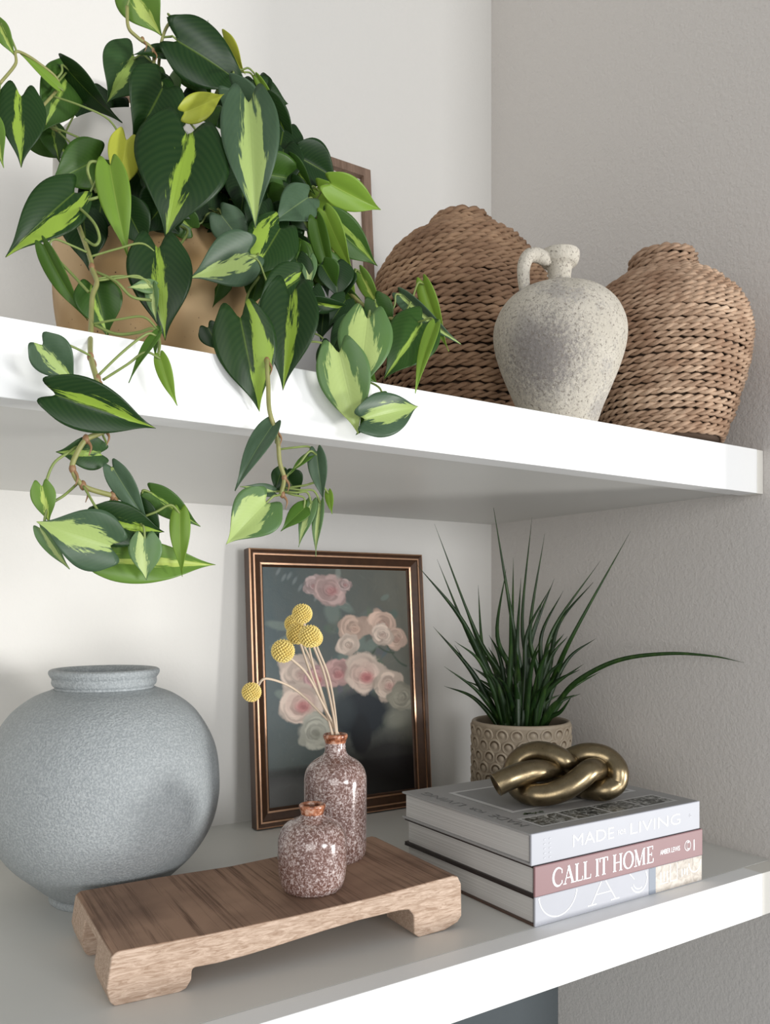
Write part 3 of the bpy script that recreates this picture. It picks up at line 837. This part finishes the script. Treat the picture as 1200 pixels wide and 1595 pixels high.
# ------------------------------------------------------------------ wooden frames behind the plant
def m_fwood(name, a, b):
    m = NT(name, .6, .3); c = m.coord('Object', (40, 40, 5)); n = m.noise(c, 2, 5, .65)
    m.color(m.mix(m.ramp(n, [(.35, 0.), (.65, 1.)]), a, b)); m.bump(n, .3, .0012); return m.m
M_FW = m_fwood('walnut_frame_wood', (.15, .095, .065), (.27, .18, .13)); M_FW2 = m_fwood('grey_brown_wood', (.16, .13, .105), (.27, .225, .19))
M_MAT = m_cover('cream_mat_board', (.80, .76, .69), .7); M_GPRINT = m_cover('pale_grey_print', (.50, .50, .49), .5)
def wood_frame(label, loc, W, Hh, rw, dep, tilt_deg, mw, mi, rz=0):
    e = empty('picture_frame', label, 'picture frame', loc, rz)
    t = bpy.data.objects.new('frame', None); COL.objects.link(t); t.parent = e; t.rotation_euler = (math.radians(-tilt_deg), 0, 0)
    rails([(0, 0, 0), (0, dep, 0), (rw, dep, 0), (rw, .003, 0), (.003, 0, 0)], W, Hh, [mw], t)
    box('mat_board', (.003, -.006, .003), (W - .003, -.002, Hh - .003), mi, t)
    return e, t
wood_frame('thin walnut frame with blank cream mat leaning on the upper back wall', (.335, 1.196, ZU + .001), .436, .537, .0145, .018, 4.0, M_FW, M_MAT)
e2, t2 = wood_frame('small grey-brown wooden frame with pale grey print behind the trailing plant', (.47, 1.115, ZU + .001), .215, .352, .026, .016, 6, M_FW2, M_GPRINT)

# ------------------------------------------------------------------ plant pot
def m_clay():
    m = NT('two_tone_clay', .55, .35); c = m.coord(); sx = m.node('ShaderNodeSeparateXYZ'); m.l.new(c, sx.inputs[0])
    n = m.noise(c, 9, 3); spk = m.voronoi(c, 150)
    tan = m.mix(m.ramp(n, [(.4, 0.), (.6, 1.)], 'LINEAR'), (.36, .225, .095), (.54, .375, .20))
    tan = m.mix(m.ramp(m.math('ADD', spk, m.math('MULTIPLY', m.noise(c, 60, 2), .35)), [(.20, 1.), (.27, 0.)]), tan, (.06, .025, .015))
    wob = m.math('ADD', sx.outputs[2], m.math('MULTIPLY', m.math('SUBTRACT', m.noise(c, 6, 2), .5), .05))
    m.color(m.mix(m.ramp(m.math('MULTIPLY', wob, 1.0), [(.166, 0.), (.169, 1.)]), tan, (.62, .60, .56)))
    m.bump(m.noise(c, 120, 3), .12, .001); return m.m
M_CLAY = m_clay()
POT = Vector((.298, .905, ZU))
pp = empty('planter_pot', 'large speckled tan clay planter with white glazed top on upper shelf', 'pot', POT)
lathe('body', [(.078,0),(.084,.003),(.093,.03),(.103,.07),(.109,.11),(.110,.15),(.1095,.20),(.109,.25),(.108,.268),(.106,.272),(.101,.270),(.100,.25),(.099,.235)], M_CLAY, pp, 80)
lathe('soil', [(.0993,.238),(.06,.240),(.0003,.243)], M_SOIL, pp, 40, cap=False)

# ------------------------------------------------------------------ trailing philodendron
def m_leaf():
    """object colour = (stripe width, tone, stripe offset); alpha = silvery tint"""
    m = NT('heart_leaf', .36, .28); oi = m.node('ShaderNodeObjectInfo')
    sc = m.node('ShaderNodeSeparateColor'); m.l.new(oi.outputs['Color'], sc.inputs[0])
    uv = m.node('ShaderNodeTexCoord'); su = m.node('ShaderNodeSeparateXYZ'); m.l.new(uv.outputs['UV'], su.inputs[0])
    s_, t_ = su.outputs[0], m.math('MULTIPLY_ADD', su.outputs[1], 2.0, -1.0)
    off = m.node('ShaderNodeCombineXYZ'); m.l.new(m.math('MULTIPLY', oi.outputs['Random'], 37.), off.inputs[0])
    va = m.node('ShaderNodeVectorMath', operation='ADD'); m.l.new(uv.outputs['UV'], va.inputs[0]); m.l.new(off.outputs[0], va.inputs[1])
    mp = m.node('ShaderNodeMapping'); mp.inputs['Scale'].default_value = (2.2, 7, 1); m.l.new(va.outputs[0], mp.inputs[0])
    nz = m.noise(mp.outputs[0], 1.6, 4, .6)
    mp2 = m.node('ShaderNodeMapping'); mp2.inputs['Scale'].default_value = (1, 1, 1); m.l.new(va.outputs[0], mp2.inputs[0])
    nb = m.noise(mp2.outputs[0], 3.0, 3)
    veins = m.node('ShaderNodeTexWave'); veins.inputs['Scale'].default_value = 5; veins.inputs['Distortion'].default_value = 2.0; veins.inputs['Detail'].default_value = 2
    vc = m.node('ShaderNodeCombineXYZ'); m.l.new(m.math('SUBTRACT', s_, m.math('MULTIPLY', m.math('ABSOLUTE', t_), .35)), vc.inputs[0]); m.l.new(vc.outputs[0], veins.inputs['Vector'])
    offs = m.math('MULTIPLY_ADD', sc.outputs[2], 2.0, -1.0)
    d = m.math('ABSOLUTE', m.math('SUBTRACT', t_, m.math('MULTIPLY', offs, .5)))
    wid = m.math('MULTIPLY', sc.outputs[0], m.math('ADD', m.math('MULTIPLY', s_, 1.1), .35))
    wid = m.math('ADD', wid, m.math('MULTIPLY', m.math('MULTIPLY', m.math('SUBTRACT', nz, .5), 1.1), m.math('MINIMUM', m.math('MULTIPLY', sc.outputs[0], 3.0), 1.0)))
    mask = m.math('MULTIPLY', m.math('SUBTRACT', wid, d), 12.0, clamp=True)
    tone = sc.outputs[1]
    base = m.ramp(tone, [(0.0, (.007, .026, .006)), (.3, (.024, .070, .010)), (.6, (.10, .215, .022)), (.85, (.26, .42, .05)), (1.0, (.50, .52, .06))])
    base = m.mix(m.math('MULTIPLY', nb, .5), base, m.mix(.5, base, (.03, .10, .02)))
    lime = m.ramp(tone, [(0.0, (.28, .42, .045)), (.5, (.36, .52, .10)), (1.0, (.68, .72, .14))])
    lime = m.mix(oi.outputs['Alpha'], lime, (.60, .70, .34))
    col = m.mix(mask, base, lime)
    silver = m.math('MULTIPLY', oi.outputs['Alpha'], m.math('SUBTRACT', 1.0, m.math('MULTIPLY', mask, .8)))  # silvery tint mixed into the leaf colour
    col = m.mix(m.math('MULTIPLY', silver, m.math('ADD', m.math('MULTIPLY', nb, .7), .25)), col, (.20, .30, .22))
    rib = m.math('MULTIPLY', m.math('SUBTRACT', .045, m.math('ABSOLUTE', t_)), 30.0, clamp=True)
    col = m.mix(m.math('MULTIPLY', rib, .45), col, m.mix(.5, lime, col))
    col = m.mix(m.math('MULTIPLY', veins.outputs['Fac'], .035), col, (.2, .3, .08))
    m.color(col)
    m.bump(m.math('ADD', m.math('MULTIPLY', veins.outputs['Fac'], .04), m.math('MULTIPLY', rib, -1.0)), .18, .0010)
    tr = m.node('ShaderNodeBsdfTranslucent'); m.l.new(m.mix(.5, col, m.mix(1.0, col, (1.0, 1.0, .3), 'MULTIPLY')), tr.inputs[0])
    mx = m.node('ShaderNodeMixShader'); mx.inputs[0].default_value = .22
    m.l.new(m.b.outputs[0], mx.inputs[1]); m.l.new(tr.outputs[0], mx.inputs[2])
    m.l.new(mx.outputs[0], m.n['Material Output'].inputs[0])
    return m.m
M_LEAF = m_leaf()
VPTS = []
fill = random.Random(21)
def m_vine(name, a, b):
    m = NT(name, .45, .4); c = m.coord(); m.color(m.mix(m.noise(c, 70, 4, .6), a, b)); return m.m
M_PET = m_vine('petiole_green', (.12, .18, .04), (.27, .33, .10)); M_VINE = m_vine('vine_green', (.17, .20, .055), (.36, .33, .13)); M_NODE = m_vine('node_brown', (.20, .10, .045), (.33, .20, .10))
HW_S = [0, .06, .12, .2, .28, .4, .55, .7, .82, .92, 1.0]
HW_W = [.68, .86, .95, 1.0, 1.0, .92, .72, .44, .20, .075, .0]
PH = empty('trailing_plant', 'trailing heart-leaf plant with lime-striped leaves spilling over upper shelf', 'plant', POT + Vector((0, 0, .24)))
PHL = Vector(PH.location)
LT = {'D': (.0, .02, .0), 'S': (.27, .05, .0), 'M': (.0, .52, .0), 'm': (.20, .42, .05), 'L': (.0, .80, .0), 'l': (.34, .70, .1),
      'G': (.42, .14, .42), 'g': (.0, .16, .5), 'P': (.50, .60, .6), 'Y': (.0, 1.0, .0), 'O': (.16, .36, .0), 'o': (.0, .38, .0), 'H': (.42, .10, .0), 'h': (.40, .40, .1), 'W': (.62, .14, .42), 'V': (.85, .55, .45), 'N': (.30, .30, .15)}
def leaf(bu, bv, tu, tv, wpx, y, typ, roll=0, off=0, curl=.35, fold=.35, dy=0, anchor=None, pet=True, cup=.12):
    B = aty(bu, bv, y); T = aty(tu, tv, y + dy)
    mid = (B + T) / 2; k = scale_at(mid)
    X = (T - B); L = X.length; X.normalize()
    V = (EYE - mid).normalized(); N = (V - X * V.dot(X)).normalized()
    N = Matrix.Rotation(math.radians(roll), 3, X) @ N
    Yv = N.cross(X).normalized()
    W = 1.12 * wpx * k / max(.35, abs(math.cos(math.radians(roll)))) / max(.8, math.cos(fold))
    curl *= random.uniform(1.0, 1.9); fold *= random.uniform(.8, 1.6)
    ns, nt = 13, 8
    verts, uvs = [], []
    wobp = random.uniform(0, 6.28)
    for i in range(ns + 1):
        s_ = (i / ns)
        hw = float(np.interp(s_, HW_S, HW_W))
        for j in range(-nt // 2, nt // 2 + 1):
            t = j / (nt / 2); a = abs(t)
            x = L * s_ - min(.26 * L, .34 * W) * (1 - s_)**4 * math.sin(PI * min(a * .85, 1)) ** 1.0
            yy = t * hw * W / 2
            # tip region bends towards the droop side; blade folded along the midrib and cupped
            z = -curl * L * (.30 * (s_ - .0) ** 2.2 - .30 * s_ * .55) + math.sin(s_ * 6 + wobp + t * 2) * .012 * L * a
            yf = yy * math.cos(fold); z += abs(yy) * math.sin(fold) - cup * W * (t * hw) ** 2
            p = B + X * x + Yv * yf + N * z
            verts.append(p - PHL); uvs.append((s_, (t + 1) / 2))
    F = []
    q = nt + 1
    for i in range(ns):
        for j in range(nt):
            F.append((i*q+j, (i+1)*q+j, (i+1)*q+j+1, i*q+j+1))
    me = bpy.data.meshes.new('leaf'); me.from_pydata([tuple(v) for v in verts], [], F)
    uvl = me.uv_layers.new(name='UVMap')
    for lp in me.loops: uvl.data[lp.index].uv = uvs[lp.vertex_index]
    me.polygons.foreach_set('use_smooth', [True]*len(F)); me.materials.append(M_LEAF); me.update()
    o = bpy.data.objects.new('leaf', me); COL.objects.link(o); o.parent = PH
    st, tone, sil = LT[typ]
    o.color = (st, min(1, max(0, tone + random.uniform(-.04, .04))), .5 + off*.5, sil)
    sm = o.modifiers.new('smooth', 'SUBSURF'); sm.levels = 1; sm.render_levels = 1
    so = o.modifiers.new('thick', 'SOLIDIFY'); so.thickness = .0005; so.offset = 0
    if pet:
        if anchor is not None: A = aty(anchor[0], anchor[1], anchor[2] if len(anchor) > 2 else y + .01)
        else:
            A = min(VPTS, key=lambda q: (q + PHL - B).length) + PHL
            if (A - B).length > .085:
                A = B + (Vector((POT.x, POT.y, ZU + .29)) - B).normalized() * .045 + Vector((0, .012, 0))
        Lp = (A - B).length
        sag = Vector((0, -.004, .12*Lp))
        sp = spline_pts([B + N*-.0005 + X*.002, B*.75 + A*.25 + sag*.6 - X*.004, B*.4 + A*.6 + sag*.7, A], 6)
        v, f = tube_vf([Vector(p) - PHL for p in sp], .0010, 6)
        me2 = mobj('petiole', v, f, M_PET, o)
    return o
def vine(pts, r, brown=()):
    P = [aty(u, v, y) for u, v, y in pts]
    sp = [Vector(p) - PHL for p in spline_pts(P, 8)]
    VPTS.extend(sp)
    o = tube('vine', sp, r, M_VINE, PH, 8)
    for (u, v, y) in brown:
        c = aty(u, v, y) - PHL; vv, ff = ico(r*1.4, 2)
        mobj('vine_node', [(a*.9 + c.x, b*.9 + c.y, d*1.35 + c.z) for a, b, d in vv], ff, M_NODE, o)
        sp2 = [c, c + Vector((.003, -.003, -.006)), c + Vector((.001, -.004, -.013))]
        v, f = tube_vf(spline_pts(sp2, 4), [r*.8*(1 - i/9.5) for i in range(9)], 6)
        mobj('node_sheath', v, f, M_NODE, o)
    return o
YF = .640     # in front of the fascia
# long vines: left tail, centre tail, top shoots, right spill
vine([(118,340,.77),(140,400,.74),(143,418,.73),(151,440,.72),(144,462,.71),(142,505,.69),(141,552,.655),(150,588,YF),(160,630,YF),(163,668,YF),(135,684,YF),(120,706,YF),(113,730,YF),(130,757,YF),(175,772,YF),(205,782,YF),(214,808,YF)], .0021,
     [(143,416,.73),(141,556,.652),(152,590,YF),(162,668,YF),(134,684,YF),(113,730,YF),(129,756,YF),(176,772,YF),(205,782,YF)])
vine([(430,470,.74),(418,520,.69),(416,560,.65),(418,600,.645),(420,640,YF),(432,680,YF),(436,720,YF),(443,745,YF),(438,770,YF)], .0019,
     [(416,562,.65),(431,672,YF),(443,744,YF),(440,770,YF)])
vine([(250,190,.84),(247,140,.82),(240,110,.81),(238,78,.80),(214,58,.80),(200,42,.80),(198,10,.80)], .0017, [(238,78,.80),(222,62,.80),(248,120,.82)])
vine([(245,130,.82),(252,64,.80),(268,34,.80),(290,52,.80),(315,78,.80),(360,110,.80)], .0015)
vine([(100,210,.84),(60,180,.8),(92,132,.80),(60,98,.79),(26,80,.79),(24,100,.79),(0,130,.79)], .0013)
vine([(430,230,.80),(470,300,.78),(492,340,.77),(512,372,.76),(530,430,.75),(560,470,.73),(600,492,.71),(640,505,.69)], .0018, [(492,340,.77),(600,492,.71)])
vine([(455,350,.80),(458,400,.79),(462,440,.78),(500,475,.76),(540,500,.73),(575,500,.71)], .0014)
vine([(300,250,.82),(340,260,.80),(345,300,.79),(338,330,.78)], .0016, [(345,268,.80)])
# leaves: base px, tip px, width px, y, kind
LV = [
 # top shoots
 (206,-22,252,57,66,.80,'l',10,-.3), (0,40,23,88,24,.79,'l',20,0), (92,137,28,78,13,.79,'L',30,0), (207,92,168,158,72,.83,'N',0,0), (106,108,188,194,34,.80,'D',50,0),
 (104,122,64,208,60,.81,'O',-15,0), (33,156,33,258,66,.79,'S',0,-.3), (-8,190,4,260,26,.78,'l',20,0), (82,203,92,252,40,.84,'O',10,0), (50,200,120,250,50,.86,'O',0,0),
 (250,142,208,222,96,.80,'D',-12,0), (282,68,394,140,78,.79,'D',-25,0), (268,84,207,82,20,.80,'D',40,0), (289,174,352,147,36,.765,'Y',15,0), (350,62,381,116,30,.80,'Y',20,0),
 (321,70,326,30,12,.80,'P',30,0), (295,95,330,155,60,.85,'o',0,0), (265,28,314,76,10,.80,'M',30,0),
 # crown front
 (290,218,259,368,130,.755,'S',0,.1), (388,168,398,352,88,.735,'W',0,.1), (366,142,430,216,54,.765,'g',20,0), (196,222,182,304,46,.775,'Y',-20,0), (172,262,198,400,48,.745,'L',10,0),
 (152,248,78,286,66,.80,'o',0,0), (112,304,10,396,70,.755,'H',10,.9), (212,262,256,360,62,.80,'D',0,0), (296,354,258,322,44,.785,'m',0,0), (340,346,280,320,30,.785,'O',10,0),
 (347,338,392,396,50,.765,'g',0,0), (383,396,297,433,76,.735,'G',-5,.35), (434,360,390,434,74,.745,'H',0,-.95), (247,394,257,528,88,.725,'S',0,0), (240,446,200,447,20,.72,'P',10,0), (238,448,242,500,20,.72,'P',30,0),
 (70,384,132,500,30,.74,'M',35,0), (150,452,168,524,72,.735,'O',0,-.4), (455,338,444,392,40,.78,'D',0,0), (477,310,428,344,54,.75,'g',10,0), (453,250,490,304,26,.77,'O',25,0),
 (420,163,462,248,40,.79,'S',25,0), (401,120,442,184,14,.79,'L',30,0), (412,198,456,266,44,.80,'D',10,0), (462,438,396,486,66,.70,'S',0,-.3), (452,468,441,606,92,.655,'S',0,.35),
 (376,503,404,640,88,.66,'H',0,.95), (380,200,430,280,60,.82,'D',0,0), (316,285,345,340,60,.82,'D',0,0), (160,300,150,372,70,.82,'D',0,0), (130,340,138,420,62,.81,'D',0,0), (225,330,240,372,60,.82,'D',0,0),
 (430,395,455,460,60,.80,'D',0,0), (200,180,160,240,64,.86,'D',0,0), (330,160,300,240,80,.86,'D',0,0), (400,300,420,400,70,.83,'D',0,0), (140,150,160,215,60,.86,'D',0,0), (380,240,360,330,80,.85,'D',0,0), (250,220,240,300,80,.87,'D',0,0),
 (180,340,175,400,50,.83,'D',0,0), (345,430,330,480,40,.80,'o',0,0), (440,290,470,360,50,.82,'o',0,0), (405,420,390,480,46,.78,'o',0,0), (270,300,320,350,60,.84,'D',0,0), (60,190,100,245,40,.87,'D',0,0),
 # right spill
 (518,288,595,328,50,.745,'L',5,0), (498,298,548,352,44,.78,'L',0,0), (512,345,590,416,54,.755,'m',0,.5), (508,332,549,426,30,.74,'L',25,0), (494,345,523,460,30,.735,'M',25,0), (520,392,548,430,34,.77,'S',0,0),
 (502,402,511,462,34,.745,'g',0,0), (482,403,482,450,22,.73,'P',10,0), (479,470,557,482,26,.72,'S',20,0), (562,424,598,493,22,.73,'l',30,0), (530,442,590,506,18,.74,'O',30,0), (530,425,556,470,26,.77,'L',0,0),
 (624,458,718,541,26,.70,'G',25,0), (660,440,697,548,26,.705,'L',25,0), (572,503,558,616,76,.645,'V',0,-.2), (655,508,600,588,74,.68,'O',0,0), (678,506,644,608,22,.66,'L',30,0),
 (530,556,558,676,78,.648,'V',0,-.2), (520,545,527,620,56,.672,'D',0,0), (572,652,657,632,66,.640,'W',0,.1), (600,628,556,676,44,.652,'o',0,0), (544,506,514,566,42,.70,'S',0,0), (585,470,610,520,40,.71,'O',0,0),
 (470,400,475,450,40,.78,'D',0,0), (505,480,500,530,44,.74,'D',0,0), (575,500,560,560,60,.70,'D',0,0), (500,310,480,380,40,.80,'o',0,0), (545,560,590,600,40,.68,'M',0,0),
 (325,512,345,548,36,.69,'D',0,0),
]
for L_ in LV: leaf(*L_)
# dark inner foliage of the crown
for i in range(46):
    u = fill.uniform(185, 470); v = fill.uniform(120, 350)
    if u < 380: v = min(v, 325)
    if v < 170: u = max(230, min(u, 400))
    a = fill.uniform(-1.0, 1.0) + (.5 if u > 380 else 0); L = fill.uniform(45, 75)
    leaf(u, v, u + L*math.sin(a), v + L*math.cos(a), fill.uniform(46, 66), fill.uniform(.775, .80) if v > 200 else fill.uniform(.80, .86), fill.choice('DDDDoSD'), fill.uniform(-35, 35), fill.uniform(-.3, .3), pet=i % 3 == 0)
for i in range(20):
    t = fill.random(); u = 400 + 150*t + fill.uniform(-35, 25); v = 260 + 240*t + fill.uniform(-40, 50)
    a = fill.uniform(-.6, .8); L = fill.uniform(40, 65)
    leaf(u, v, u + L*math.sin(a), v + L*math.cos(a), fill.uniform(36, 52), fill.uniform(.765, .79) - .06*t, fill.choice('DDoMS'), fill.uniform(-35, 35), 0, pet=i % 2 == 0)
# leaves of the hanging tails, each with the spot of the vine its stalk comes from
TL = [
 (69,540,118,597,62,YF,'G',0,-.4,(141,554)), (93,617,245,668,80,.628,'S',0,.35,(160,640)), (250,556,274,632,22,YF,'L',20,0,(160,592)), (246,520,198,593,14,YF,'M',40,0,(150,588)), (248,512,240,560,10,.66,'M',40,0,(142,505,.69)),
 (153,706,88,704,50,.648,'N',0,0,(163,668)), (66,760,76,815,34,YF,'l',10,0,(134,684)), (64,824,107,888,24,YF,'P',25,0,(122,752)), (166,848,58,813,90,.628,'W',0,0,(130,757)), (158,812,258,829,68,.638,'S',0,0,(176,772)),
 (165,872,341,880,64,.650,'l',0,0,(176,772)), (226,842,228,904,46,.632,'P',0,-.6,(214,808)), (214,790,250,852,44,.645,'D',0,0,(205,782)), (177,730,232,818,36,.636,'g',10,0,(176,772)), (237,768,313,822,38,.644,'m',10,0,(205,782)), (281,797,282,898,28,.634,'L',15,0,(214,808)),
 (424,664,364,760,34,YF,'g',25,.4,(430,690)), (411,787,354,846,78,.632,'V',0,-.15,(440,770)), (425,766,375,757,18,.645,'G',20,0,(440,770)), (446,742,466,772,46,.652,'D',0,0,(443,745)), (438,735,428,765,24,.650,'D',0,0,(443,745)),
 (488,706,449,737,11,.636,'M',40,0,(434,700)), (494,706,503,780,30,.632,'g',15,0,(443,745)), (476,790,438,826,26,.634,'M',15,0,(440,765)), (486,782,464,851,20,.632,'P',25,0,(440,765)), (500,782,490,866,17,.630,'P',30,0,(445,760)), (512,766,517,801,12,.64,'L',20,0,(445,760)),
]
for (bu, bv, tu, tv, wp, y, ty, ro, of, an) in TL: leaf(bu, bv, tu, tv, wp, y, ty, ro, of, anchor=an)
# bare stalks that arc in front of the pot
def stalk(pts, r=.0013):
    sp = [Vector(p) - PHL for p in spline_pts([aty(*p) for p in pts], 8)]
    tube('stalk', sp, r, M_PET, PH, 7)
stalk([(115,316,.76),(145,345,.735),(155,370,.73),(148,382,.73),(132,372,.74)]); stalk([(122,315,.76),(150,308,.75),(172,300,.77)])
stalk([(150,300,.76),(137,268,.75),(142,252,.75),(160,258,.75),(163,280,.76),(148,298,.77)]); stalk([(75,390,.74),(110,425,.73),(138,455,.715)])
stalk([(146,422,.73),(180,438,.715),(205,462,.71),(236,468,.71)]); stalk([(145,505,.69),(180,520,.68),(215,518,.67),(238,512,.66),(248,530,.655),(247,552,.648)])
stalk([(268,348,.79),(292,360,.78),(275,390,.76)]); stalk([(386,340,.79),(402,380,.76),(402,400,.74)]); stalk([(398,500,.72),(384,480,.75),(388,455,.76),(405,430,.76)])
